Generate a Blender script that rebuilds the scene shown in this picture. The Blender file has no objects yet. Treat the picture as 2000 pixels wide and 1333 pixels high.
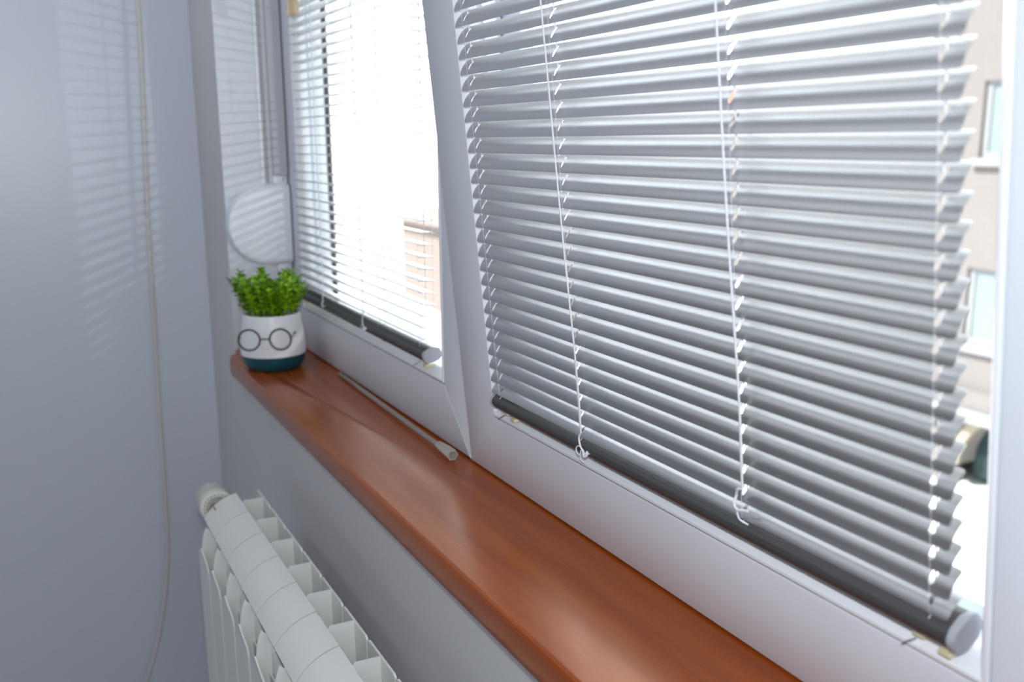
import bpy, bmesh, math, random
from mathutils import Vector, Matrix
random.seed(7)
SC = bpy.context.scene
COL = SC.collection
R = math.radians
TILT = R(5.521)

# ------------------------------------------------------------------ camera
def make_camera():
    cd = bpy.data.cameras.new('camera')
    cam = bpy.data.objects.new('camera', cd)
    COL.objects.link(cam)
    yaw, pitch, roll = R(27.6902), R(-11.9145), R(-0.3436)
    fw = Vector((-math.cos(yaw)*math.cos(pitch), math.sin(yaw)*math.cos(pitch), math.sin(pitch)))
    rt = fw.cross(Vector((0, 0, 1))).normalized()
    up = rt.cross(fw)
    r2 = rt*math.cos(roll) + up*math.sin(roll)
    u2 = up*math.cos(roll) - rt*math.sin(roll)
    m = Matrix((r2, u2, -fw)).transposed().to_4x4()
    m.translation = Vector((1.9386, -0.45, 0.3674))
    cam.matrix_world = m
    cd.sensor_fit = 'HORIZONTAL'
    cd.sensor_width = 36.0
    cd.lens = 1858.14/2000*36.0
    cd.clip_start = 0.02
    cd.clip_end = 500
    cd.dof.use_dof = True
    cd.dof.focus_distance = 0.84
    cd.dof.aperture_fstop = 6.0
    SC.camera = cam
    return fw
FW = make_camera()

# ------------------------------------------------------------------ world, sun, lamps, exposure
SC.view_settings.view_transform = 'Standard'
SC.view_settings.look = 'None'
SC.view_settings.gamma = 1.0
SC.view_settings.use_curve_mapping = False
SC.view_settings.exposure = 0.0
w = bpy.data.worlds.new('world')
SC.world = w
w.use_nodes = True
nt = w.node_tree
bg = nt.nodes['Background']
# hazy white sky, with an added bright lobe low beyond the left-hand window
tc = nt.nodes.new('ShaderNodeTexCoord')
dt = nt.nodes.new('ShaderNodeVectorMath')
dt.operation = 'DOT_PRODUCT'
dt.inputs[1].default_value = Vector((-0.83, 0.45, 0.32)).normalized()
nt.links.new(tc.outputs['Generated'], dt.inputs[0])
mxm = nt.nodes.new('ShaderNodeMath')
mxm.operation = 'MAXIMUM'
mxm.inputs[1].default_value = 0.0
nt.links.new(dt.outputs['Value'], mxm.inputs[0])
pw = nt.nodes.new('ShaderNodeMath')
pw.operation = 'POWER'
pw.inputs[1].default_value = 7.0
nt.links.new(mxm.outputs[0], pw.inputs[0])
ad = nt.nodes.new('ShaderNodeMath')
ad.operation = 'MULTIPLY_ADD'
ad.inputs[1].default_value = 6.0
ad.inputs[2].default_value = 1.35
nt.links.new(pw.outputs[0], ad.inputs[0])
bg.inputs['Color'].default_value = (0.90, 0.95, 1.0, 1)
nt.links.new(ad.outputs[0], bg.inputs['Strength'])

def light(name, kind, loc, energy, color=(1, 1, 1), aim=None, **kw):
    d = bpy.data.lights.new(name, kind)
    d.energy = energy
    d.color = color
    for k, v in kw.items():
        setattr(d, k, v)
    o = bpy.data.objects.new(name, d)
    COL.objects.link(o)
    o.location = loc
    if aim is not None:
        o.rotation_euler = Vector(aim).to_track_quat('-Z', 'Y').to_euler()
    return o
light('sun', 'SUN', (0, -5, 20), 10.0, (1, 0.98, 0.95), aim=(0.25, 0.62, -0.74), angle=R(0.6))
# made-up room fills, the pop-up flash, and a stand-in for its mirror glint
light('ceiling_fill', 'AREA', (0.60, -0.52, 1.46), 1.5, (0.90, 0.95, 1.0), aim=(0, 0.0, -1), shape='RECTANGLE', size=1.0, size_y=0.3)  # unseen soft fill added overhead for the end wall and slat highlights
light('slat_band_fill', 'AREA', (0.65, -1.035, 0.86), 1.7, (0.93, 0.96, 1.0), aim=(0, 1, -0.15), shape='RECTANGLE', size=1.1, size_y=0.26)  # added strip of light, there to draw the bright band on the slats
light('rear_fill', 'AREA', (3.35, -0.58, 0.55), 7.5, (0.90, 0.95, 1.0), aim=(-1, 0.06, -0.05), shape='RECTANGLE', size=0.8, size_y=1.6)  # added fill before the closed back wall, brightens end wall and radiator
light('camera_flash', 'AREA', (1.95, -0.452, 0.447), 3.9, (0.89, 0.94, 1.0), aim=FW, shape='DISK', size=0.03)
gl = light('window_glint', 'SPOT', (1.9386, 0.494, 0.447), 15.0, (0.95, 0.97, 1.0), aim=(-1.94, -0.80, -0.15), spot_size=R(40), spot_blend=0.4, shadow_soft_size=0.0035)  # spot added outside, imitates the flash reflected by the left pane

# ------------------------------------------------------------------ materials
def mat(name, color, rough=0.5, metal=0.0, coat=0.0, coat_rough=0.1, spec=0.5, bump=None, vary=None, trans=0.0, sub=0.0, ior=None):
    m = bpy.data.materials.new(name)
    m.use_nodes = True
    nt = m.node_tree
    b = nt.nodes['Principled BSDF']
    b.inputs['Base Color'].default_value = (*color, 1)
    b.inputs['Roughness'].default_value = rough
    b.inputs['Metallic'].default_value = metal
    b.inputs['Coat Weight'].default_value = coat
    b.inputs['Coat Roughness'].default_value = coat_rough
    b.inputs['Specular IOR Level'].default_value = spec
    b.inputs['Transmission Weight'].default_value = trans
    if ior:
        b.inputs['IOR'].default_value = ior
    if sub:
        b.inputs['Subsurface Weight'].default_value = sub
        b.inputs['Subsurface Radius'].default_value = (0.004, 0.004, 0.002)
    tc = nt.nodes.new('ShaderNodeTexCoord')
    if vary:
        amt, scale = vary
        n = nt.nodes.new('ShaderNodeTexNoise')
        n.inputs['Scale'].default_value = scale
        n.inputs['Detail'].default_value = 4
        nt.links.new(tc.outputs['Object'], n.inputs['Vector'])
        r = nt.nodes.new('ShaderNodeValToRGB')
        r.color_ramp.elements[0].position = 0.3
        r.color_ramp.elements[1].position = 0.7
        r.color_ramp.elements[0].color = (*[c*(1-amt) for c in color], 1)
        r.color_ramp.elements[1].color = (*[min(1, c*(1+amt)) for c in color], 1)
        nt.links.new(n.outputs['Fac'], r.inputs['Fac'])
        nt.links.new(r.outputs['Color'], b.inputs['Base Color'])
    if bump:
        strength, scale = bump
        n2 = nt.nodes.new('ShaderNodeTexNoise')
        n2.inputs['Scale'].default_value = scale
        n2.inputs['Detail'].default_value = 5
        nt.links.new(tc.outputs['Object'], n2.inputs['Vector'])
        bp = nt.nodes.new('ShaderNodeBump')
        bp.inputs['Strength'].default_value = strength
        bp.inputs['Distance'].default_value = 0.002
        nt.links.new(n2.outputs['Fac'], bp.inputs['Height'])
        nt.links.new(bp.outputs['Normal'], b.inputs['Normal'])
    return m

M = {}
M['end_wall'] = mat('end_wall_paint', (0.66, 0.69, 0.77), 0.32, bump=(0.04, 20))
M['plaster'] = mat('window_wall_plaster', (0.67, 0.665, 0.675), 0.75, bump=(0.25, 55), vary=(0.02, 6))
M['reveal'] = mat('reveal_paint', (0.70, 0.72, 0.77), 0.5, bump=(0.08, 40))
M['ceiling'] = mat('ceiling_paint', (0.86, 0.87, 0.9), 0.8)
M['back'] = mat('back_wall_paint', (0.55, 0.56, 0.60), 0.8)
M['dark_band'] = mat('dark_reflection_band', (0.13, 0.11, 0.10), 0.8, vary=(0.2, 8))
M['floor'] = mat('floor_tile', (0.42, 0.41, 0.39), 0.4, vary=(0.15, 3))
M['pvc'] = mat('white_pvc', (0.75, 0.785, 0.85), 0.5, vary=(0.015, 8))
M['bead'] = mat('white_bead_pvc', (0.86, 0.88, 0.92), 0.3)
M['gasket'] = mat('yellowed_gasket', (0.20, 0.17, 0.11), 0.7)
M['dark'] = mat('dark_gap', (0.03, 0.03, 0.03), 0.8)
M['slat'] = mat('silver_slat_paint', (0.53, 0.535, 0.545), 0.35, metal=0.95)
M['rail'] = mat('gunmetal_rail', (0.10, 0.10, 0.10), 0.42, metal=0.6)
M['cap'] = mat('grey_plastic_cap', (0.40, 0.41, 0.45), 0.5)
M['cord'] = mat('white_cord', (0.85, 0.86, 0.9), 0.7, bump=(0.4, 900))
M['clip'] = mat('yellowed_clip', (0.72, 0.66, 0.42), 0.4)
M['pin'] = mat('steel_pin', (0.45, 0.45, 0.5), 0.3, metal=0.9)
M['amber'] = mat('amber_plastic', (0.86, 0.68, 0.45), 0.15, trans=0.55, ior=1.45)
M['clearp'] = mat('clear_aged_plastic', (0.88, 0.85, 0.78), 0.10, trans=0.6, ior=1.45)
M['rad'] = mat('radiator_enamel', (0.85, 0.85, 0.82), 0.35)
M['brass'] = mat('brass', (0.45, 0.33, 0.16), 0.3, metal=0.9)
M['valve'] = mat('valve_plastic', (0.70, 0.70, 0.64), 0.4)
M['valveink'] = mat('valve_ink', (0.06, 0.06, 0.05), 0.6)
M['pot'] = mat('white_ceramic', (0.86, 0.87, 0.90), 0.35)
M['teal'] = mat('teal_glaze', (0.005, 0.075, 0.105), 0.4)
M['wire'] = mat('black_wire', (0.015, 0.015, 0.014), 0.4)
M['smile'] = mat('grey_print', (0.55, 0.55, 0.58), 0.5)
M['soil'] = mat('soil', (0.04, 0.03, 0.02), 0.9, bump=(0.6, 200))
M['stem'] = mat('green_stem', (0.10, 0.22, 0.02), 0.6)
M['winder'] = mat('winder_plastic', (0.80, 0.83, 0.88), 0.3)
M['cover'] = mat('grey_strap_cover', (0.50, 0.51, 0.55), 0.4)
M['rodp'] = mat('smoky_rod', (0.62, 0.59, 0.55), 0.12, trans=0.65, ior=1.45)
M['strap'] = mat('grey_strap', (0.42, 0.41, 0.40), 0.8)
M['cable'] = mat('beige_cable', (0.62, 0.605, 0.585), 0.4)
M['facade'] = mat('beige_facade', (0.235, 0.214, 0.209), 0.9, vary=(0.03, 0.8))
M['facade2'] = mat('pink_facade', (0.29, 0.235, 0.215), 0.9)
M['bwhite'] = mat('white_frame', (0.33, 0.335, 0.35), 0.6)
M['bpane'] = mat('facade_glass', (0.26, 0.32, 0.34), 0.15)
M['bdark'] = mat('shop_glass', (0.05, 0.10, 0.10), 0.1)
M['stone'] = mat('arch_stone', (0.38, 0.34, 0.26), 0.8)
M['roof'] = mat('red_roof_tile', (0.45, 0.14, 0.09), 0.8)
M['street'] = mat('pale_paving', (0.74, 0.73, 0.71), 0.9, vary=(0.06, 0.5))
M['alu'] = mat('outer_sill_metal', (0.40, 0.46, 0.48), 0.4, metal=0.3)
M['guide'] = mat('guide_pvc', (0.70, 0.70, 0.72), 0.4)

def wood():
    m = bpy.data.materials.new('cherry_wood')
    m.use_nodes = True
    nt = m.node_tree
    b = nt.nodes['Principled BSDF']
    tc = nt.nodes.new('ShaderNodeTexCoord')
    mp = nt.nodes.new('ShaderNodeMapping')
    mp.inputs['Scale'].default_value = (2.0, 30, 30)
    nt.links.new(tc.outputs['Object'], mp.inputs['Vector'])
    n = nt.nodes.new('ShaderNodeTexNoise')
    n.inputs['Scale'].default_value = 1.6
    n.inputs['Detail'].default_value = 7
    n.inputs['Distortion'].default_value = 0.15
    nt.links.new(mp.outputs['Vector'], n.inputs['Vector'])
    mp2 = nt.nodes.new('ShaderNodeMapping')
    mp2.inputs['Scale'].default_value = (14, 520, 520)
    nt.links.new(tc.outputs['Object'], mp2.inputs['Vector'])
    n2 = nt.nodes.new('ShaderNodeTexNoise')
    n2.inputs['Scale'].default_value = 1.0
    n2.inputs['Detail'].default_value = 3
    nt.links.new(mp2.outputs['Vector'], n2.inputs['Vector'])
    mx = nt.nodes.new('ShaderNodeMath')
    mx.operation = 'MULTIPLY_ADD'
    mx.inputs[1].default_value = 0.28
    nt.links.new(n2.outputs['Fac'], mx.inputs[0])
    nt.links.new(n.outputs['Fac'], mx.inputs[2])
    r = nt.nodes.new('ShaderNodeValToRGB')
    e = r.color_ramp.elements
    e[0].position, e[0].color = 0.30, (0.240, 0.040, 0.004, 1)
    e[1].position, e[1].color = 0.95, (0.410, 0.094, 0.010, 1)
    x = e.new(0.65)
    x.color = (0.325, 0.064, 0.006, 1)
    nt.links.new(mx.outputs[0], r.inputs['Fac'])
    nt.links.new(r.outputs['Color'], b.inputs['Base Color'])
    b.inputs['Roughness'].default_value = 0.26
    b.inputs['Coat Weight'].default_value = 0.07
    b.inputs['Specular Tint'].default_value = (1.0, 0.62, 0.36, 1)
    b.inputs['Coat Roughness'].default_value = 0.15
    b.inputs['Specular IOR Level'].default_value = 0.85
    n3 = nt.nodes.new('ShaderNodeTexNoise')
    n3.inputs['Scale'].default_value = 420
    nt.links.new(tc.outputs['Object'], n3.inputs['Vector'])
    bp = nt.nodes.new('ShaderNodeBump')
    bp.inputs['Strength'].default_value = 0.06
    bp.inputs['Distance'].default_value = 0.001
    nt.links.new(n3.outputs['Fac'], bp.inputs['Height'])
    nt.links.new(bp.outputs['Normal'], b.inputs['Normal'])
    return m
M['wood'] = wood()

def pane_mat():
    m = bpy.data.materials.new('window_glass')
    m.use_nodes = True
    nt = m.node_tree
    nt.nodes.clear()
    out = nt.nodes.new('ShaderNodeOutputMaterial')
    t = nt.nodes.new('ShaderNodeBsdfTransparent')
    t.inputs['Color'].default_value = (0.97, 0.985, 0.98, 1)
    g = nt.nodes.new('ShaderNodeBsdfGlossy')
    g.inputs['Roughness'].default_value = 0.01
    f = nt.nodes.new('ShaderNodeFresnel')
    f.inputs['IOR'].default_value = 1.45
    mx = nt.nodes.new('ShaderNodeMixShader')
    ge = nt.nodes.new('ShaderNodeNewGeometry')      # reflect once, at the face the light enters by
    iv = nt.nodes.new('ShaderNodeMath')
    iv.operation = 'SUBTRACT'
    iv.inputs[0].default_value = 1.0
    nt.links.new(ge.outputs['Backfacing'], iv.inputs[1])
    ml = nt.nodes.new('ShaderNodeMath')
    ml.operation = 'MULTIPLY'
    nt.links.new(f.outputs[0], ml.inputs[0])
    nt.links.new(iv.outputs[0], ml.inputs[1])
    nt.links.new(ml.outputs[0], mx.inputs[0])
    nt.links.new(t.outputs[0], mx.inputs[1])
    nt.links.new(g.outputs[0], mx.inputs[2])
    nt.links.new(mx.outputs[0], out.inputs[0])
    return m
M['glass'] = pane_mat()

def leaf_mat():
    m = bpy.data.materials.new('leaf_green')
    m.use_nodes = True
    nt = m.node_tree
    b = nt.nodes['Principled BSDF']
    oi = nt.nodes.new('ShaderNodeObjectInfo')
    tc = nt.nodes.new('ShaderNodeTexCoord')
    n = nt.nodes.new('ShaderNodeTexNoise')
    n.inputs['Scale'].default_value = 140
    nt.links.new(tc.outputs['Object'], n.inputs['Vector'])
    a = nt.nodes.new('ShaderNodeMath')
    a.operation = 'MULTIPLY_ADD'
    a.inputs[1].default_value = 0.45
    nt.links.new(oi.outputs['Random'], a.inputs[0])
    nt.links.new(n.outputs['Fac'], a.inputs[2])
    r = nt.nodes.new('ShaderNodeValToRGB')
    e = r.color_ramp.elements
    e[0].position, e[0].color = 0.35, (0.016, 0.085, 0.002, 1)
    e[1].position, e[1].color = 1.0, (0.42, 0.68, 0.02, 1)
    x = e.new(0.65)
    x.color = (0.15, 0.37, 0.006, 1)
    nt.links.new(a.outputs[0], r.inputs['Fac'])
    nt.links.new(r.outputs['Color'], b.inputs['Base Color'])
    b.inputs['Roughness'].default_value = 0.4
    return m
M['leaf'] = leaf_mat()

# ------------------------------------------------------------------ mesh helpers
def obj(name, bm, m, parent=None, smooth=None, loc=None):
    bmesh.ops.recalc_face_normals(bm, faces=bm.faces[:])
    me = bpy.data.meshes.new(name)
    bm.to_mesh(me)
    bm.free()
    me.materials.append(M[m])
    if smooth is not None:
        for p in me.polygons:
            p.use_smooth = True
        me.set_sharp_from_angle(angle=R(smooth))
    o = bpy.data.objects.new(name, me)
    COL.objects.link(o)
    if parent:
        o.parent = parent
    if loc:
        o.location = loc
    return o

def copy_obj(o, parent=None, loc=None):
    c = o.copy()
    COL.objects.link(c)
    if parent:
        c.parent = parent
    if loc is not None:
        c.location = loc
    return c

def tag(o, label, cat, group=None):
    o['label'] = label
    o['category'] = cat
    if group:
        o['group'] = group
    return o

def thing(name, label, cat, loc=(0, 0, 0), group=None):
    o = bpy.data.objects.new(name, None)
    o.empty_display_size = 0.05
    COL.objects.link(o)
    o.location = loc
    return tag(o, label, cat, group)

def struct(o):
    o['kind'] = 'structure'
    return o

def BM():
    return bmesh.new()

def box(bm, x0, x1, y0, y1, z0, z1, bevel=0.0):
    vs = [bm.verts.new((x, y, z)) for x in (x0, x1) for y in (y0, y1) for z in (z0, z1)]
    idx = [(0, 1, 3, 2), (4, 6, 7, 5), (0, 4, 5, 1), (2, 3, 7, 6), (0, 2, 6, 4), (1, 5, 7, 3)]
    fs = [bm.faces.new([vs[i] for i in f]) for f in idx]
    if bevel:
        es = list({e for f in fs for e in f.edges})
        bmesh.ops.bevel(bm, geom=es, offset=bevel, segments=2, affect='EDGES', profile=0.5)
    return bm

def extrude_poly(bm, pts, fn0, fn1):
    """pts: 2D polygon; fn0/fn1 map (a,b) -> 3D for the two ends."""
    a = [bm.verts.new(fn0(*p)) for p in pts]
    b = [bm.verts.new(fn1(*p)) for p in pts]
    n = len(pts)
    for i in range(n):
        j = (i+1) % n
        bm.faces.new((a[i], a[j], b[j], b[i]))
    bm.faces.new(a[::-1])
    bm.faces.new(b)
    return bm

def tube(bm, pts, rad, seg=8, caps=True):
    pts = [Vector(p) for p in pts]
    n = len(pts)
    rads = rad if isinstance(rad, (list, tuple)) else [rad]*n
    t0 = (pts[1]-pts[0]).normalized()
    ref = Vector((0, 0, 1)) if abs(t0.z) < 0.9 else Vector((1, 0, 0))
    nrm = t0.cross(ref).normalized()
    rings = []
    for i in range(n):
        t = (pts[min(i+1, n-1)]-pts[max(i-1, 0)]).normalized()
        nrm = (nrm - t*nrm.dot(t)).normalized()
        bn = t.cross(nrm)
        rings.append([bm.verts.new(pts[i]+(nrm*math.cos(2*math.pi*k/seg)+bn*math.sin(2*math.pi*k/seg))*rads[i]) for k in range(seg)])
    for i in range(n-1):
        for k in range(seg):
            l = (k+1) % seg
            bm.faces.new((rings[i][k], rings[i][l], rings[i+1][l], rings[i+1][k]))
    if caps:
        bm.faces.new(rings[0][::-1])
        bm.faces.new(rings[-1])
    return bm

def spline(pts, n=8):
    P = [Vector(p) for p in pts]
    P = [P[0]*2-P[1]] + P + [P[-1]*2-P[-2]]
    out = []
    for i in range(1, len(P)-2):
        a, b, c, d = P[i-1:i+3]
        for k in range(n):
            t = k/n
            out.append(0.5*((2*b)+(c-a)*t+(2*a-5*b+4*c-d)*t*t+(3*b-a-3*c+d)*t**3))
    out.append(P[-2])
    return out

def lathe(bm, prof, center=(0, 0, 0), axis='z', seg=32, close=False):
    rings = []
    c = Vector(center)
    for r, h in prof:
        ring = []
        for k in range(seg):
            a = 2*math.pi*k/seg
            if axis == 'z':
                v = Vector((r*math.cos(a), r*math.sin(a), h))
            else:
                v = Vector((h, r*math.cos(a), r*math.sin(a)))
            ring.append(bm.verts.new(c+v))
        rings.append(ring)
    for i in range(len(rings)-1):
        for k in range(seg):
            l = (k+1) % seg
            bm.faces.new((rings[i][k], rings[i][l], rings[i+1][l], rings[i+1][k]))
    bm.faces.new(rings[0][::-1])
    bm.faces.new(rings[-1])
    return bm

def arc(cx, cy, r, a0, a1, n):
    return [(cx+r*math.cos(R(a0+(a1-a0)*i/n)), cy+r*math.sin(R(a0+(a1-a0)*i/n))) for i in range(n+1)]

# ------------------------------------------------------------------ room shell
YW = -0.1138          # room face of the window wall
XE = 0.2217           # reveal of the window opening
XR = 1.738
ZT = 1.17
struct(obj('wall_left', box(BM(), -0.2, 0.0, -1.05, 0.066, -0.95, 1.5), 'end_wall'))
bm = BM()
box(bm, 0.0, 3.5, YW, 0.066, -0.95, -0.0345)
box(bm, 0.0, XE-0.0006, YW, -0.0012, -0.0345, ZT)
box(bm, 0.0, 0.197, -0.0012, 0.066, -0.0345, ZT)
box(bm, XR, 3.5, YW, 0.066, -0.0345, ZT)
box(bm, 0.0, 3.5, YW, 0.066, ZT, 1.5)
wr = struct(obj('wall_right', bm, 'plaster'))
struct(obj('trim_1', box(BM(), XE-0.0006, XE, YW+0.0004, -0.0014, 0.0005, ZT-0.0005), 'reveal'))   # painted reveal facing
struct(obj('wall_front', box(BM(), -0.2, 3.5, -1.25, -1.05, 0.66, 1.5), 'back'))
struct(obj('trim_5', box(BM(), -0.2, 3.5, -1.25, -1.045, 0.10, 0.6595), 'dark_band'))  # unseen dark band, added for the slats' lower edges to reflect
struct(obj('bounce_base_front', box(BM(), -0.2, 3.5, -1.25, -1.04, -0.95, 0.0995), 'ceiling'))   # unseen pale wall base, added to bounce light under the sill
struct(obj('wall_back', box(BM(), 3.5, 3.7, -1.8, 0.066, -0.95, 1.5), 'back'))
struct(obj('floor', box(BM(), -0.2, 3.7, -1.8, 0.066, -1.05, -0.95), 'floor'))
struct(obj('ceiling', box(BM(), -0.2, 3.7, -1.8, 0.066, 1.5, 1.6), 'ceiling'))

# fixed outer frame with the shutter guides
fr = bpy.data.objects.new('trim_2', None)
COL.objects.link(fr)
struct(fr)
def fbar(name, *a, m='pvc', bevel=0.002):
    return obj(name, box(BM(), *a, bevel=bevel), m, fr)
fbar('frame_member', 0.198, XR-0.001, 0.0475, 0.0655, -0.029, 0.046)
fbar('frame_member', 0.198, XR-0.001, 0.0475, 0.0655, 1.095, ZT-0.001)
fbar('frame_member', 0.198, 0.246, 0.0475, 0.0655, 0.047, 1.094)
fbar('frame_member', 1.690, XR-0.001, 0.0475, 0.0655, 0.047, 1.094)
fbar('mullion', 0.940, 1.012, 0.0475, 0.0655, 0.047, 1.094)
for x0, x1 in ((0.20, 0.236), (1.700, 1.736)):
    g = fbar('shutter_guide', x0, x1, 0.0664, 0.0790, 0.002, 1.12, m='guide')
    obj('brush_strip', box(BM(), x0+0.036 if x0 < 1 else x0-0.003, x0+0.039 if x0 < 1 else x0, 0.0690, 0.0760, 0.01, 1.11), 'dark', g)
fbar('outer_ledge', 0.15, 1.79, 0.0664, 0.21, -0.045, 0.0, m='alu')

# ------------------------------------------------------------------ window sashes
W = 0.0736
def sash(name, x0, x1, z0, z1):
    root = bpy.data.objects.new(name, None)
    COL.objects.link(root)
    struct(root)
    prof = [(0.0, 0.044), (0.0, 0.003), (0.0009, 0.0009), (0.003, 0.0), (W-0.002, 0.0), (W-0.0005, 0.0006), (W, 0.002), (W, 0.03), (W+0.006, 0.03), (W+0.006, 0.044)]
    bead = [(W+0.0011, 0.012), (W+0.0011, 0.0006), (W+0.0018, -0.0006), (W+0.0042, -0.0006), (W+0.0062, 0.0012), (W+0.0128, 0.0100), (W+0.0140, 0.0128), (W+0.0140, 0.0188), (W+0.0011, 0.0188)]
    gask = [(W-0.0002, 0.012), (W-0.0002, 0.0010), (W+0.0013, 0.0010), (W+0.0013, 0.012)]
    g = 0.00035
    def side(part, poly, mt, sm=30):
        # bottom, top, left, right, each mitred at 45 degrees
        for kind, fa, fb in (
            ('rail', lambda a, y: (x0+a+g, y, z0+a), lambda a, y: (x1-a-g, y, z0+a)),
            ('rail', lambda a, y: (x0+a+g, y, z1-a), lambda a, y: (x1-a-g, y, z1-a)),
            ('stile', lambda a, y: (x0+a, y, z0+a+g), lambda a, y: (x0+a, y, z1-a-g)),
            ('stile', lambda a, y: (x1-a, y, z0+a+g), lambda a, y: (x1-a, y, z1-a-g))):
            if part == 'gasket' and kind == 'stile':
                continue
            bm = BM()
            extrude_poly(bm, poly, fa, fb)
            obj(kind if part is None else part, bm, mt, root, smooth=sm)
    side(None, prof, 'pvc')
    side('glazing_bead', bead, 'bead')
    side('gasket', gask, 'gasket')
    for xa, xb in ((x0, x0+W), (x1, x1-W)):        # raised weld along the two lower mitres
        bm = BM()
        d_ = 0.0006
        extrude_poly(bm, [(-d_, 0.0), (d_, 0.0), (0.0, -0.0006)], lambda a, y: (xa+a, y+0.0004, z0+0.001+abs(a)*0.3), lambda a, y: (xb+a, y+0.0004, z0+W-0.001))
        obj('weld_seam', bm, 'bead', root)
    e = W+0.009
    obj('glass_pane', box(BM(), x0+e, x1-e, 0.0192, 0.0232, z0+e, z1-e), 'glass', root)
    return root
s1 = sash('window_1', 0.2041, 0.9752, 0.0022, 1.13)
s2 = sash('window_2', 0.9779, 1.7216, 0.0015, 1.13)
s2.location = (0, -0.0007, 0)
s2.rotation_euler = (TILT, 0, 0)

# ------------------------------------------------------------------ window sill
bm = BM()
def sill_outline(inset, n=8):
    yf = -0.1362+inset
    pts = [(XE+0.0008, 0.05), (XE+0.0008, -0.1132)]
    pts += [(0.2500, -0.1147)]
    pts += [(0.2500+0.0405*(1-math.cos(R(90*i/n)))+inset*0.3*(1-i/n), -0.1150+(yf+0.1150)*math.sin(R(90*i/n))) for i in range(1, n+1)]
    pts += [(1.7365, yf), (1.7365, 0.05)]
    return pts
layers = [(-0.0340, 0.0090), (-0.0328, 0.0050), (-0.0300, 0.0020), (-0.0250, 0.0003), (-0.0200, 0.0), (-0.0090, 0.0), (-0.0040, 0.0004), (-0.0018, 0.0013), (-0.0005, 0.0028), (0.0, 0.0050)]
prev = None
for z, ins in layers:
    ring = [bm.verts.new((x, y, z)) for x, y in sill_outline(ins)]
    if prev:
        for i in range(len(ring)):
            j = (i+1) % len(ring)
            bm.faces.new((prev[i], prev[j], ring[j], ring[i]))
    else:
        bm.faces.new(ring[::-1])
    prev = ring
bm.faces.new(prev)
tag(obj('window_sill', bm, 'wood', smooth=40), 'long glossy reddish-brown wooden sill under both window sashes', 'window sill')

# ------------------------------------------------------------------ venetian blinds
CH = 0.0190
def slat_mesh(L, holes, ang, sag=0.0019):
    """a thin convex slat; local x from 0 to L, its chord rises outwards by ang; slots where the cords pass."""
    vv = [-1, -0.93, -0.8, -0.55, -0.42, -0.2, 0.0, 0.2, 0.42, 0.55, 0.8, 0.93, 1]
    xs = [0.0, 0.0004, 0.0012, 0.0028]
    hole_cols = {}
    for h, hw in holes:
        hole_cols[h] = (h-hw, h-hw*0.55, h+hw*0.55, h+hw)
        xs += list(hole_cols[h])
    xs += [L-0.0028, L-0.0012, L-0.0004, L]
    xs = sorted(xs)
    bm = BM()
    c, s = math.cos(ang), math.sin(ang)
    def shrink(x):      # rounded ends: the chord narrows in the last millimetres
        d = min(x, L-x)
        if d >= 0.0028:
            return 1.0
        q = 1-d/0.0028
        return 1-0.22*(1-math.sqrt(max(0, 1-q*q)))
    V = {}
    for i, x in enumerate(xs):
        for j, v in enumerate(vv):
            u = v*shrink(x)*CH/2
            hgt = sag*(1-(2*u/CH)**2)
            V[i, j] = bm.verts.new((x, u*c-hgt*s, u*s+hgt*c))
    for i in range(len(xs)-1):
        xm = (xs[i]+xs[i+1])/2
        for j in range(len(vv)-1):
            vm = (vv[j]+vv[j+1])/2
            cut = False
            for h, (a, b, cc, d) in hole_cols.items():
                if b < xm < cc and abs(vm) < 0.55:
                    cut = True
                elif a < xm < d and abs(vm) < 0.42:
                    cut = True
            if not cut:
                bm.faces.new((V[i, j], V[i+1, j], V[i+1, j+1], V[i, j+1]))
    bmesh.ops.recalc_face_normals(bm, faces=bm.faces[:])
    bmesh.ops.solidify(bm, geom=bm.faces[:], thickness=0.00025)
    return bm

def oval(a, b, rot, n=20):
    out = []
    for k in range(n):
        t = 2*math.pi*k/n
        ct, st = math.cos(t), math.sin(t)
        x = a*math.copysign(abs(ct)**0.7, ct)
        y = b*math.copysign(abs(st)**0.7, st)
        out.append((x*math.cos(rot)-y*math.sin(rot), x*math.sin(rot)+y*math.cos(rot)))
    return out

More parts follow.
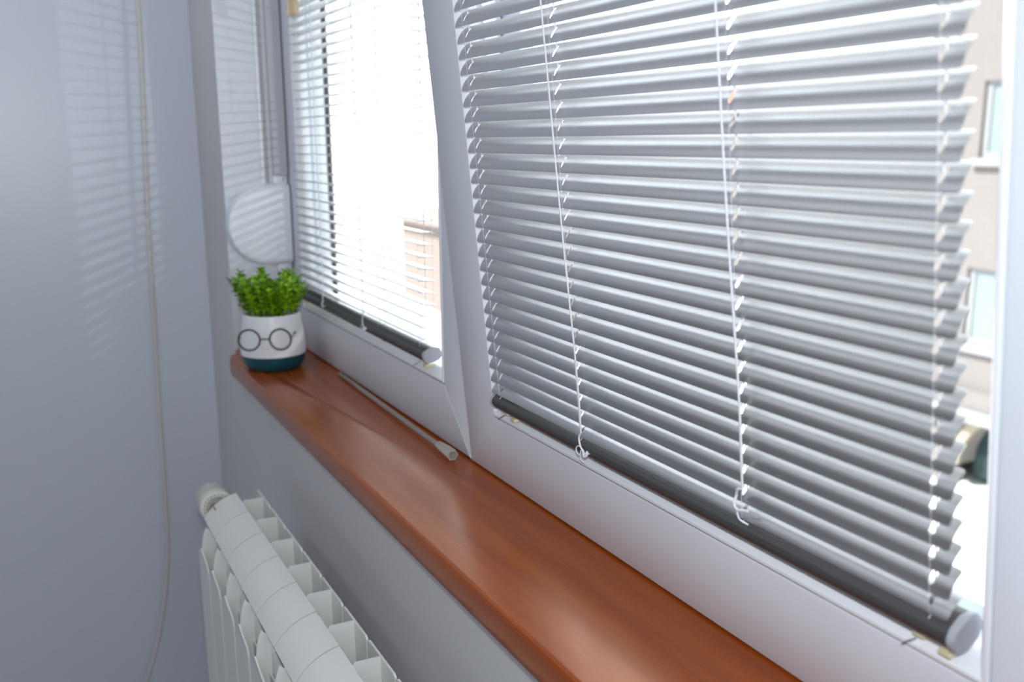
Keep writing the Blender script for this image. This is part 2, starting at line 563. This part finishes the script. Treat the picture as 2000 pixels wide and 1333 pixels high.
def blind(name, label, x0, x1, yc, zlow, pitch, n, ang, rail_z, rail_y, cords, front, ztop, rail_rot, loc=(0, 0, 0), rotx=0.0, sag=0.0022):
    root = thing(name, label, 'blind', loc, group=None)
    root.rotation_euler = (rotx, 0, 0)
    L = x1-x0
    first = obj('slat', slat_mesh(L, [(c-x0, hw) for c, hw in cords], ang, sag), 'slat', root, smooth=50, loc=(x0, yc, zlow))
    if rotx:        # the lowest slat lies flatter on the rail
        bpy.data.objects.remove(first)
        first = obj('slat', slat_mesh(L, [(c-x0, hw) for c, hw in cords], ang, sag), 'slat', root, smooth=50, loc=(x0, yc, zlow+pitch))
        obj('slat', slat_mesh(L, [(c-x0, hw) for c, hw in cords], ang-R(13), sag), 'slat', root, smooth=50, loc=(x0, yc+0.0008, zlow+0.0010))
    for k in range(2 if rotx else 1, n):
        copy_obj(first, root, (x0+random.uniform(-0.0006, 0.0006), yc+random.uniform(-0.0002, 0.0002), zlow+k*pitch+random.uniform(-0.0002, 0.0002)))
    # bottom rail with end caps
    sec = oval(0.0120, 0.0078, rail_rot)
    bm = BM()
    extrude_poly(bm, sec, lambda a, b: (x0+0.004, rail_y+a, rail_z+b), lambda a, b: (x1+0.001, rail_y+a, rail_z+b))
    rail = obj('bottom_rail', bm, 'rail', root, smooth=40)
    for xa, xb in ((x0+0.0005, x0+0.004), (x1+0.001, x1+0.0065)):
        sec2 = oval(0.0128, 0.0086, rail_rot, 24)
        bm = BM()
        extrude_poly(bm, sec2, lambda a, b: (xa, rail_y+a, rail_z+b), lambda a, b: (xb, rail_y+a, rail_z+b))
        es = [e for e in bm.edges if abs(e.verts[0].co.x-e.verts[1].co.x) < 1e-6]
        bmesh.ops.bevel(bm, geom=es, offset=0.0010, segments=2, affect='EDGES')
        cp = obj('end_cap', bm, 'cap', rail, smooth=40)
        cp['label'] = 'grey plastic end cap'
    # yellowed hold-down brackets with a wire pin at both ends
    for xb in (x0+0.022, x1-0.022):
        bm = BM()
        box(bm, xb-0.004, xb+0.004, rail_y-0.006, rail_y+0.006, rail_z-0.0135, rail_z-0.0105, bevel=0.0006)
        box(bm, xb+0.015, xb+0.023, rail_y-0.008, rail_y+0.006, rail_z-0.0155, rail_z-0.0122, bevel=0.0006)
        cl = obj('hold_down_clip', bm, 'clip', rail)
        cl['label'] = 'yellowed plastic clip'
        bm = BM()
        tube(bm, [(xb, rail_y-0.007, rail_z-0.0135), (xb-0.002, rail_y-0.009, rail_z-0.015), (xb-0.006, rail_y-0.012, rail_z-0.018)], 0.00055, 6)
        obj('pin', bm, 'pin', rail)
    # ladder cords with their rungs, and the lift cord through the slots
    dy, dz = CH/2*math.cos(ang), CH/2*math.sin(ang)
    for c, hw in cords:
        bm = BM()
        for s_ in (-1, 1):
            tube(bm, [(c+hw*0.6, yc+s_*(dy+0.0007), rail_z+0.008), (c+hw*0.6, yc+s_*(dy+0.0007), ztop)], 0.00014 if s_ < 0 else 0.0003, 5)
        for k in range(n):
            zz = zlow+k*pitch-0.0011
            tube(bm, [(c+hw*0.6, yc-dy-0.0007, zz-dz), (c+hw*0.6, yc, zz-0.0002), (c+hw*0.6, yc+dy+0.0007, zz+dz)], 0.0003, 4, caps=False)
        obj('ladder_cord', bm, 'cord', root)
        bm = BM()
        tube(bm, [(c-hw*0.15, yc, rail_z+0.006), (c-hw*0.15, yc, ztop)], 0.0005, 6)
        obj('lift_cord', bm, 'cord', root)
        # cord button under the rail
        bm = BM()
        lathe(bm, [(0.0022, rail_z-0.0135), (0.0030, rail_z-0.0115), (0.0030, rail_z-0.0085)], (c, rail_y-0.001, 0), seg=12)
        obj('cord_button', bm, 'clip', rail)
    # loose cords hanging in front of the slats, knotted round the bottom rail
    for (xb, zb, xt, kind) in front:
        yf = yc-dy-0.0042
        pts = [(xb, yf-0.001, zb), (xb-0.0008, yf, zb+0.03), (xb-0.002, yf, zb+0.08)]
        pts += [(xb+(xt-xb)*((z-zb)/(ztop-zb))-0.002, yf, z) for z in (zb+0.2, zb+0.4, ztop)]
        bm = BM()
        P = spline(pts, 10)
        tube(bm, P, 0.00085, 7)
        lc = obj('pull_cord', bm, 'cord', root, smooth=60)
        yr = rail_y-0.0128
        bm = BM()
        if kind == 0:      # tidy bow with a curled tail
            tube(bm, spline([(xb, yf-0.001, zb), (xb-0.004, yf-0.001, zb-0.006), (xb-0.002, yr-0.001, zb-0.014), (xb+0.004, yr-0.0005, zb-0.019), (xb+0.009, yr+0.001, zb-0.018)], 8), 0.0009, 6)
            tube(bm, spline([(xb+0.002, yr-0.0005, zb-0.017), (xb-0.004, yr-0.001, zb-0.014), (xb-0.009, yr-0.0015, zb-0.017), (xb-0.008, yr-0.0015, zb-0.022), (xb-0.004, yr-0.001, zb-0.022), (xb-0.002, yr-0.001, zb-0.018), (xb-0.004, yr-0.001, zb-0.026), (xb-0.001, yr+0.0015, zb-0.030)], 8), 0.00065, 6)
            tube(bm, spline([(xb+0.002, yr-0.001, zb-0.017), (xb+0.004, yr-0.002, zb-0.021), (xb+0.007, yr-0.001, zb-0.020), (xb+0.007, yr, zb-0.016)], 6), 0.0012, 6)
        else:              # looser loop with a frayed end
            tube(bm, spline([(xb, yf-0.001, zb), (xb-0.005, yf-0.001, zb-0.002), (xb-0.0085, yr+0.001, zb-0.008), (xb-0.0085, yr-0.001, zb-0.014), (xb-0.005, yr-0.0015, zb-0.017), (xb-0.001, yr-0.001, zb-0.016), (xb+0.004, yr+0.0005, zb-0.0155)], 8), 0.0010, 6)
            tube(bm, spline([(xb-0.006, yr-0.001, zb-0.016), (xb-0.005, yr-0.0015, zb-0.020), (xb-0.003, yr-0.001, zb-0.024), (xb+0.002, yr+0.002, zb-0.027)], 6), 0.0007, 6)
        obj('knot', bm, 'cord', lc, smooth=60)
    # headrail
    bm = BM()
    box(bm, x0-0.004, x1+0.004, yc-0.0125, yc+0.0125, ztop, ztop+0.024, bevel=0.002)
    obj('headrail', bm, 'slat', root)
    return root

PITCH = 0.01487
b2 = blind('venetian_blind', 'silver-grey slatted blind with tilted closed slats on the nearer right-hand sash', 1.0630, 1.6245, 0.0022, 0.1120, PITCH, 62, R(50.5),
           0.0993, 0.0045, [(1.0810, 0.0013), (1.2410, 0.0013), (1.4560, 0.0018), (1.6110, 0.0020)],
           [(1.2510, 0.1150, 1.2245, 0), (1.4635, 0.1330, 1.4380, 1)], 1.036, R(32), (0, -0.0007, 0), TILT)
b1 = blind('venetian_blind', 'backlit slatted blind with open slats on the farther left-hand sash beside the plant', 0.2900, 0.8640, 0.0000, 0.1235, PITCH, 61, R(-3),
           0.1060, -0.0010, [(0.3200, 0.0013), (0.4900, 0.0013), (0.7000, 0.0016), (0.8500, 0.0016)],
           [(0.6500, 0.1230, 0.6400, 0), (0.4550, 0.1230, 0.4500, 1)], 1.036, R(15), sag=0.0014)
# amber plastic tassel of the left blind's cord
bm = BM()
lathe(bm, [(0.0085, 0.0), (0.0092, 0.001), (0.0088, 0.020), (0.0070, 0.042), (0.0035, 0.050)], (0, 0, 0), seg=6)
ta = obj('cord_tassel', bm, 'amber', b1, loc=(0.418, -0.0300, 0.5580))
ta['label'] = 'amber translucent plastic tassel'
bm = BM()
tube(bm, [(0.418, -0.030, 0.606), (0.418, -0.029, 0.85), (0.418, -0.0135, 1.04)], 0.0009, 6)
obj('pull_cord', bm, 'cord', b1)

# ------------------------------------------------------------------ loose tilt wand lying on the sill
t = thing('tilt_wand', 'clear plastic blind wand with hexagonal end lying on the sill against the window', 'wand', (0.50, -0.0075, 0.0))
bm = BM()
tube(bm, [(0.0, 0, 0.0036), (0.425, -0.0105, 0.0062)], 0.0032, 6)
obj('rod', bm, 'rodp', t)
bm = BM()
d = Vector((0.48, -0.0122, 0.0)).normalized()
p0 = Vector((0.420, -0.0104, 0.0072))
lathe(bm, [(0.0036, 0.0), (0.0048, 0.001), (0.0058, 0.012), (0.0070, 0.030), (0.0072, 0.046), (0.0052, 0.0464), (0.0042, 0.0280)], seg=6)
bmesh.ops.transform(bm, matrix=Matrix.Translation(p0) @ d.to_track_quat('Z', 'Y').to_matrix().to_4x4(), verts=bm.verts[:])
obj('connector', bm, 'clearp', t)

# ------------------------------------------------------------------ potted plant
PX, PY = 0.386, -0.083
t = thing('potted_plant', 'small green plant in a white and teal pot wearing round wire glasses', 'plant', (PX, PY, 0.0))
bandz = 0.0255
def prof_r(z):
    P = [(0.0, 0.0405), (0.004, 0.0445), (0.012, 0.0495), (0.0255, 0.0528), (0.045, 0.0522), (0.065, 0.0498), (0.085, 0.0466), (0.092, 0.0452)]
    for (a, ra), (b, rb) in zip(P, P[1:]):
        if z <= b:
            return ra+(rb-ra)*(z-a)/(b-a)
    return P[-1][1]
bm = BM()
zs = [0.0, 0.002, 0.004, 0.008, 0.012, 0.018, bandz]
lathe(bm, [(0.037, 0.0005)]+[(prof_r(z), z+0.0008 if z == 0 else z) for z in zs], seg=48)
base = obj('pot_base', bm, 'teal', t, smooth=50)
base['label'] = 'dark teal glazed lower band'
bm = BM()
zs = [bandz+0.0001, 0.035, 0.045, 0.055, 0.065, 0.075, 0.085, 0.0905]
lathe(bm, [(prof_r(z)+0.0002, z) for z in zs]+[(0.0446, 0.0922), (0.0430, 0.0920), (0.0420, 0.0900), (0.0420, 0.080)], seg=48)
pot = obj('pot', bm, 'pot', t, smooth=50)
bm = BM()
lathe(bm, [(0.0418, 0.0802), (0.0415, 0.0825), (0.03, 0.0842), (0.012, 0.085)], seg=24)
obj('soil', bm, 'soil', t)
# glasses: two wire rims in one plane, bridge and temple
fd = Vector((1.9386-PX, -0.45-PY, 0)).normalized()
side = Vector((-fd.y, fd.x, 0))           # image right
gd = (fd*math.cos(R(-9)) + side*math.sin(R(-9))).normalized()
gs = Vector((-gd.y, gd.x, 0))
gc = gd*0.0555 + Vector((0, 0, 0.0575)) - gs*0.0040
def ring(c, rr, rad):
    bm = BM()
    n = 40
    vs = []
    for k in range(n):
        a = 2*math.pi*k/n
        rad_dir = gs*math.cos(a)+Vector((0, 0, 1))*math.sin(a)
        vs.append([bm.verts.new(c+rad_dir*(rr+rad*math.cos(2*math.pi*j/6))+gd*rad*math.sin(2*math.pi*j/6)) for j in range(6)])
    for k in range(n):
        for j in range(6):
            bm.faces.new((vs[k][j], vs[(k+1) % n][j], vs[(k+1) % n][(j+1) % 6], vs[k][(j+1) % 6]))
    return bm
bm = BM()
up = Vector((0, 0, 1))
tube(bm, [gc-gs*0.0078+up*0.0005, gc+up*0.0012, gc+gs*0.0078+up*0.0005], 0.0011, 6)
gl_ = obj('eyeglasses', bm, 'wire', t)
gl_['label'] = 'black wire bridge of round glasses'
obj('rim', ring(gc-gs*0.0245, 0.0168, 0.0015), 'wire', gl_, smooth=60)
obj('rim', ring(gc+gs*0.0245, 0.0168, 0.0015), 'wire', gl_, smooth=60)
bm = BM()
q = gc+gs*0.0413
tube(bm, spline([q-up*0.001, q+gs*0.0010-gd*0.004+up*0.003, q+gs*0.004-gd*0.012+up*0.007], 5), 0.0007, 6)
tube(bm, [q+gs*0.0035-gd*0.011+up*0.0065, q+gs*0.0058-gd*0.014+up*0.0092], [0.0012, 0.0014], 8)
obj('temple', bm, 'wire', gl_)
bm = BM()
q = gc-gs*0.0405
tube(bm, [q+up*0.004, q+gs*0.0015-gd*0.004+up*0.0035], 0.0012, 6)
obj('hinge', bm, 'wire', gl_)
bm = BM()
az0 = math.atan2(gd.y, gd.x)
pts = []
for k in range(9):
    u = (k-4)/4
    a = az0-0.06+u*0.14
    z = 0.0415+0.0018*u*u
    rr = prof_r(z)+0.0002
    pts.append((rr*math.cos(a), rr*math.sin(a), z))
tube(bm, pts, 0.00045, 5)
obj('smile', bm, 'smile', t)
# foliage: individual sprigs of small round leaves
def sprig(h, lean, az, nl):
    bm = BM()
    bend = Vector((math.cos(az), math.sin(az), 0))
    P = [bend*lean*(s*s*0.6+s*0.4)*h+Vector((0, 0, 1))*h*s*(1-0.12*lean*s) for s in [i/6 for i in range(7)]]
    tube(bm, P, 0.0006, 4)
    for k in range(nl):
        s = 0.10+0.90*(k+1)/nl
        i = min(5, int(s*6))
        p = P[i].lerp(P[i+1], min(1, s*6-i)) if i < 6 else P[6]
        for side_ in (0, 1):
            a = k*1.571+side_*math.pi+random.uniform(-0.4, 0.4)
            elev = random.uniform(0.1, 0.75) if k < nl-1 else random.uniform(0.5, 1.1)
            dirv = Vector((math.cos(a)*math.cos(elev), math.sin(a)*math.cos(elev), math.sin(elev)))
            ln = random.uniform(0.0100, 0.0148)*(1.0 if k < nl-1 else 0.85)
            wd = ln*random.uniform(0.38, 0.48)
            sd = dirv.cross(Vector((0, 0, 1))).normalized()
            up_ = sd.cross(dirv)
            pts = [(0.0, 0.0, 0), (0.3, 0.85, 0.10), (0.65, 1.0, 0.12), (0.9, 0.55, 0.04), (1.0, 0.0, -0.05)]
            mid = [bm.verts.new(p+dirv*ln*a_+up_*ln*c_*0.4) for a_, b_, c_ in pts]
            for sg in (-1, 1):
                ed = [bm.verts.new(p+dirv*ln*a_+sd*wd*b_*sg+up_*ln*(c_+0.10)) for a_, b_, c_ in pts[1:4]]
                bm.faces.new((mid[0], mid[1], ed[0]))
                bm.faces.new((mid[1], mid[2], ed[1], ed[0]))
                bm.faces.new((mid[2], mid[3], ed[2], ed[1]))
                bm.faces.new((mid[3], mid[4], ed[2]))
    return bm
for k in range(72):
    rr = 0.040*math.sqrt((k+0.5)/72)
    a = k*2.39996
    x, y = rr*math.cos(a), rr*math.sin(a)
    # three taller tufts: image left, centre, right
    lat = x*side.x+y*side.y
    tall = max(math.exp(-((lat+0.030)/0.011)**2)*0.90, math.exp(-((lat+0.006)/0.009)**2)*1.05, math.exp(-((lat-0.022)/0.012)**2)*1.0)
    h = 0.040+0.036*tall*random.uniform(0.75, 1.05)
    aim = Vector((x, y, 0))-side*0.012
    az = math.atan2(aim.y, aim.x)
    lean = min(0.55, rr/0.040*0.45)*random.uniform(0.6, 1.15)
    o = obj('sprig', sprig(h, lean, az, random.randint(6, 8)), 'leaf', t, loc=(x*0.95, y*0.95, 0.083))

# ------------------------------------------------------------------ radiator
rd = thing('radiator', 'white ribbed metal radiator on the wall below the sill', 'radiator', (0.6118, -0.215, -0.70))
OX, OY, OZ = 0.6118, -0.215, -0.70
def yz(bm, pts, xa, xb):
    return extrude_poly(bm, [(y-OY, z-OZ) for y, z in pts], lambda y, z: (xa, y, z), lambda y, z: (xb, y, z))
ZB = -0.70
c = 0.040
web = [(-0.2600, -0.1830), (-0.2590, -0.172), (-0.2565, -0.161), (-0.2530, -0.1525), (-0.2482, -0.1575), (-0.236, -0.140), (-0.220, -0.1315), (-0.2026, -0.1290), (-0.1990, -0.1232), (-0.1735, -0.1235), (-0.1735, ZB+0.01), (-0.26, ZB+0.02)]
bm = BM()
yz(bm, web, c-0.0012, c+0.0012)
yz(bm, [(-0.244, -0.175), (-0.206, -0.150), (-0.206, ZB), (-0.244, ZB)], c-0.013, c+0.013)
for yy, zt_ in ((-0.246, -0.205), (-0.205, -0.160), (-0.190, -0.165)):
    yz(bm, [(yy-0.001, zt_), (yy+0.001, zt_), (yy+0.001, ZB+0.015), (yy-0.001, ZB+0.015)], 0.003, 0.077)
sec0 = obj('section', bm, 'rad', rd)
# curved top cap
n = 10
p0, p1 = Vector((-0.2490, -0.1538)), Vector((-0.2022, -0.1245))
ch = p1-p0
nr = Vector((-ch.y, ch.x)).normalized()
top = [p0+ch*(i/n)+nr*0.0062*(1-(2*i/n-1)**2) for i in range(n+1)]
bot = [q_-nr*0.0026 for q_ in top]
bm = BM()
yz(bm, [tuple(q_) for q_ in top]+[tuple(q_) for q_ in bot[::-1]], 0.0017, 0.0783)
es = [e for e in bm.edges if abs(e.verts[0].co.x-e.verts[1].co.x) < 1e-6 and e.calc_face_angle(0) > 1.0]
bmesh.ops.bevel(bm, geom=es, offset=0.0006, segments=1, affect='EDGES')
cap0 = obj('top_cap', bm, 'rad', sec0, smooth=35)
bm = BM()
hw = 0.0388
pl = [(c-hw, -0.1262), (c-hw+0.004, -0.1238), (c+hw-0.004, -0.1238), (c+hw, -0.1262), (c+hw, ZB), (c-hw, ZB)]
extrude_poly(bm, [(x, z-OZ) for x, z in pl], lambda x, z: (x, -0.1735-OY, z), lambda x, z: (x, -0.1712-OY, z))
bp0 = obj('back_plate', bm, 'rad', sec0)
bm = BM()
hw = 0.0350
pl = [(c, -0.1815), (c+0.012, -0.1870), (c+hw-0.004, -0.1965), (c+hw, -0.206), (c+hw, ZB), (c-hw, ZB), (c-hw, -0.206), (c-hw+0.004, -0.1965), (c-0.012, -0.1870)]
def fy(x):
    return -0.0022*(1-((x-c)/hw)**2)
extrude_poly(bm, [(x, z-OZ) for x, z in pl], lambda x, z: (x, -0.2600-OY+fy(x), z), lambda x, z: (x, -0.2580-OY+fy(x), z))
fp0 = obj('front_plate', bm, 'rad', sec0)
bm = BM()
bot2 = [q_-nr*0.0021 for q_ in top]
yz(bm, [tuple(q_) for q_ in bot2]+[tuple(q_-nr*0.003) for q_ in bot2[::-1]], 0.0786, 0.0814)
jg0 = obj('joint_dark_strip', bm, 'dark', sec0)  # black strip added in the gap to deepen the shade between caps
for k in range(1, 10):
    s_ = copy_obj(sec0, rd, (0.08*k, 0, 0))
    for ch_ in (cap0, bp0, fp0) if k == 9 else (cap0, bp0, fp0, jg0):
        copy_obj(ch_, s_)
# thermostatic head and brass union
bm = BM()
lathe(bm, [(0.006, 0.0005), (0.0085, 0.0), (0.0085, -0.006), (0.0130, -0.0065), (0.0130, -0.022), (0.0100, -0.0225), (0.0100, -0.040)], (0, 0, 0), axis='x', seg=6)
un = obj('valve_union', bm, 'brass', rd, loc=(0.0265, -0.2285-OY, -0.149-OZ))
un['label'] = 'brass valve union'
bm = BM()
lathe(bm, [(0.0145, -0.0460), (0.0150, -0.0306), (0.0158, -0.0300), (0.0215, -0.0302), (0.0232, -0.0315), (0.0240, -0.0350), (0.0240, -0.050), (0.0225, -0.0525), (0.0228, -0.075), (0.0205, -0.080), (0.015, -0.082)], axis='x', seg=36)
hd = obj('thermostat_head', bm, 'valve', rd, smooth=35, loc=(0.0265, -0.2285-OY, -0.143-OZ))
hd['label'] = 'off-white round thermostatic valve head'
bm = BM()
for k in range(22):
    a = 2*math.pi*k/22
    yv, zv = 0.0185*math.cos(a), 0.0185*math.sin(a)
    tube(bm, [(-0.0301, yv, zv), (-0.0296, yv, zv)], 0.0010, 5)
mk = obj('scale_mark', bm, 'valveink', hd)
mk['kind'] = 'stuff'
bm = BM()
lathe(bm, [(0.007, 0.0), (0.007, 0.549)], (-0.014, -0.2285-OY, 0.0), seg=10)
obj('supply_pipe', bm, 'rad', rd)
for xk in (0.11, 0.69):
    obj('wall_bracket', box(BM(), xk-0.012, xk+0.012, -0.1710-OY, YW-OY-0.0002, 0.47, 0.473), 'rad', rd)

# ------------------------------------------------------------------ strap winder on the reveal
t = thing('shutter_strap_winder', 'white half-round plastic shutter strap winder on the reveal above the plant', 'strap winder', (XE, -0.044, 0.2225))
def dome(bm, out, x0, lv):
    prev = None
    cy = sum(p[0] for p in out)/len(out)
    cz = sum(p[1] for p in out)/len(out)
    for h, sc in lv:
        ring_ = [bm.verts.new((x0+h, cy+(y-cy)*sc if y < 0.04 else y, cz+(z-cz)*sc)) for y, z in out]
        if prev:
            for i in range(len(ring_)):
                j = (i+1) % len(ring_)
                bm.faces.new((prev[i], prev[j], ring_[j], ring_[i]))
        else:
            bm.faces.new(ring_[::-1])
        prev = ring_
    bm.faces.new(prev)
out = [(0.0415, -0.0715), (0.0415, 0.0715)] + arc(0, 0, 0.0715, 90, 270, 36)
bm = BM()
dome(bm, out, 0.0002, [(0, 1.0), (0.004, 1.0), (0.0065, 0.988), (0.0080, 0.965), (0.0125, 0.93), (0.0142, 0.88), (0.0148, 0.80)])
obj('cover', bm, 'winder', t, smooth=35)
for zc in (0.079, -0.079):
    bm = BM()
    lathe(bm, [(0.0135, 0.0002), (0.0135, 0.0030), (0.0122, 0.0042), (0.003, 0.0045)], (0, 0.0280, zc), axis='x', seg=28)
    tb = obj('screw_tab', bm, 'winder', t, smooth=35)
    bm = BM()
    lathe(bm, [(0.003, 0.0042), (0.003, 0.0052), (0.0015, 0.0056)], (0, 0.0330, zc*1.02), axis='x', seg=12)
    obj('screw', bm, 'pin', tb)
bm = BM()
box(bm, 0.0010, 0.0022, 0.0040, 0.0100, 0.073, 0.93)
st = obj('strap', bm, 'strap', t)
st['label'] = 'grey woven strap running up the reveal'
struct(obj('trim_3', box(BM(), XE+0.0003, XE+0.0075, -0.0275, -0.0016, 0.3080, ZT-0.002, bevel=0.0015), 'cover'))
struct(obj('trim_4', box(BM(), XE+0.0003, XE+0.0020, -0.0470, -0.0425, 0.2960, ZT-0.002), 'winder'))

# ------------------------------------------------------------------ hanging cable in front of the end wall
bm = BM()
P = [(0.030, -0.200, 1.4990), (0.045, -0.2035, 0.9), (0.05, -0.2072, 0.6163), (0.05, -0.2150, 0.40), (0.05, -0.2229, 0.1980), (0.05, -0.2272, 0.0), (0.05, -0.2312, -0.20), (0.05, -0.2340, -0.3478), (0.05, -0.2400, -0.4555), (0.05, -0.2610, -0.58), (0.05, -0.3001, -0.7013), (0.06, -0.37, -0.82), (0.07, -0.48, -0.915), (0.08, -0.62, -0.9452), (0.06, -0.9, -0.9452)]
tube(bm, spline(P, 8), 0.0046, 10)
tag(obj('cable', bm, 'cable', smooth=60), 'thin beige cable hanging in a curve in front of the blank end wall', 'cable')

# ------------------------------------------------------------------ the street outside
struct(obj('ground', box(BM(), -140, 60, 0.6, 120, -5.6, -5.4), 'street'))
YB = 13.3
ap = thing('apartment_building', 'beige building across the street with white-framed windows and an arched doorway', 'building', (-6.5, YB, -5.4))
BX, BZ = -6.5, -5.4
def part(name, m, parent, *a, bevel=0):
    x0, x1, y0, y1, z0, z1 = a
    return obj(name, box(BM(), x0-BX, x1-BX, y0-YB, y1-YB, z0-BZ, z1-BZ, bevel=bevel), m, parent)
# facade in storeys, window openings left free
wins = [(-8.25, -7.02), (-5.6, -4.3)]
rows = [(0.05, 1.24), (-2.95, -1.70), (3.05, 4.24)]
bm = BM()
def fbox(x0, x1, z0, z1, y0=0.0, y1=0.35):
    box(bm, x0-BX, x1-BX, y0, y1, z0-BZ, z1-BZ)
XA, XB = -9.3, -3.2
xs_ = [XA]+[v for wn in wins for v in wn]+[XB]
zs_ = [-3.45]+[v for r_ in sorted(rows) for v in r_]+[5.6]
for i in range(len(xs_)-1):
    for j in range(len(zs_)-1):
        if i % 2 == 1 and j % 2 == 1:
            continue
        fbox(xs_[i], xs_[i+1], zs_[j], zs_[j+1])
# ground floor round the arch
ax, ar = -7.1, 0.95
az_ = -5.0
fbox(XA, ax-ar-0.25, -5.4, -3.8)
fbox(ax+ar+0.25, XB, -5.4, -3.8)
pts = [(ax-ar-0.25, -3.8), (ax-ar-0.25, az_)]+[(ax+ar*math.cos(R(a_)), az_+ar*math.sin(R(a_))) for a_ in range(180, -1, -10)]+[(ax+ar+0.25, az_), (ax+ar+0.25, -3.8)]
extrude_poly(bm, [(x-BX, z-BZ) for x, z in pts], lambda x, z: (x, 0.0, z), lambda x, z: (x, 0.35, z))
fbox(XA, XB, -3.8, -3.45)
fbox(XA, XA+0.3, -5.4, 5.6, 0.36, 7.0)
fbox(XB-0.3, XB, -5.4, 5.6, 0.36, 7.0)
fbox(XA, XB, -5.4, 5.6, 0.9, 1.2)
obj('facade', bm, 'facade', ap)
for wx0, wx1 in wins:
    for z0, z1 in rows:
        bm = BM()
        def fb(x0, x1, za, zb, y0=0.06, y1=0.14):
            box(bm, x0-BX, x1-BX, y0, y1, za-BZ, zb-BZ)
        fb(wx0, wx0+0.10, z0, z1); fb(wx1-0.10, wx1, z0, z1)
        fb(wx0+0.10, wx1-0.10, z0, z0+0.10); fb(wx0+0.10, wx1-0.10, z1-0.07, z1)
        xm = (wx0+wx1)/2
        fb(xm-0.09, xm+0.09, z0+0.10, z1-0.07)
        wf = obj('window_frame', bm, 'bwhite', ap)
        for a_, b_ in ((wx0+0.1, xm-0.09), (xm+0.09, wx1-0.1)):
            part('pane', 'bpane', wf, a_, b_, YB+0.09, YB+0.10, z0+0.10, z1-0.07)
        part('window_ledge', 'bwhite', ap, wx0-0.08, wx1+0.08, YB-0.10, YB+0.0, z0-0.12, z0)
part('cornice', 'bwhite', ap, XA-0.05, XB+0.05, YB-0.28, YB-0.001, -4.18, -3.98)
part('cornice', 'facade', ap, XA-0.05, XB+0.05, YB-0.18, YB-0.001, -3.97, -3.70)
part('cornice', 'bwhite', ap, XA-0.3, XB+0.3, YB-0.4, YB+0.6, 5.6, 5.8)
bm = BM()
pts = [(ax+(ar+0.16)*math.cos(R(a_)), az_+(ar+0.16)*math.sin(R(a_))) for a_ in range(0, 181, 10)]+[(ax+ar*math.cos(R(a_)), az_+ar*math.sin(R(a_))) for a_ in range(180, -1, -10)]
extrude_poly(bm, [(x-BX, z-BZ) for x, z in pts], lambda x, z: (x, -0.08, z), lambda x, z: (x, -0.001, z))
obj('arch_surround', bm, 'stone', ap)
part('doorway_glass', 'bdark', ap, ax-ar-0.1, ax+ar+0.1, YB+0.5, YB+0.55, -5.4, -3.85)

def house(label, x0, x1, y0, y1, z1, zr, m, nwin, roof='roof'):
    cx_, cy_ = (x0+x1)/2, (y0+y1)/2
    h_ = thing('house', label, 'building', (cx_, cy_, -5.4))
    bm = BM()
    box(bm, x0-cx_, x1-cx_, y0-cy_, y1-cy_, 0, z1+5.4)
    obj('walls', bm, m, h_)
    bm = BM()
    hy = (y1-y0)/2+0.4
    extrude_poly(bm, [(-hy, z1+5.401), (hy, z1+5.401), (0, zr+5.4)], lambda y, z: (x0-cx_-0.4, y, z), lambda y, z: (x1-cx_+0.4, y, z))
    obj('roof', bm, roof, h_)
    for k in range(nwin):
        xa = x0-cx_+(k+0.5)*(x1-x0)/nwin
        for zw in (2.0, 5.0):
            if zw+1.4 < z1+5.3:
                bm = BM()
                box(bm, xa-0.6, xa+0.6, y0-cy_-0.06, y0-cy_-0.002, zw, zw+1.3)
                wf = obj('window_frame', bm, 'bwhite', h_)
                bm = BM()
                box(bm, xa-0.5, xa+0.5, y0-cy_-0.08, y0-cy_-0.061, zw+0.1, zw+1.2)
                obj('pane', bm, 'bpane', wf)
    return h_
house('long pale house with a red tiled roof seen through the right-hand blind', -46, -20, 27, 35, 1.6, 3.0, 'facade', 8)
house('low pinkish house seen at the right edge of the left-hand pane', -31.0, -22, 12.3, 18, -2.4, -1.9, 'facade2', 3, 'facade2')
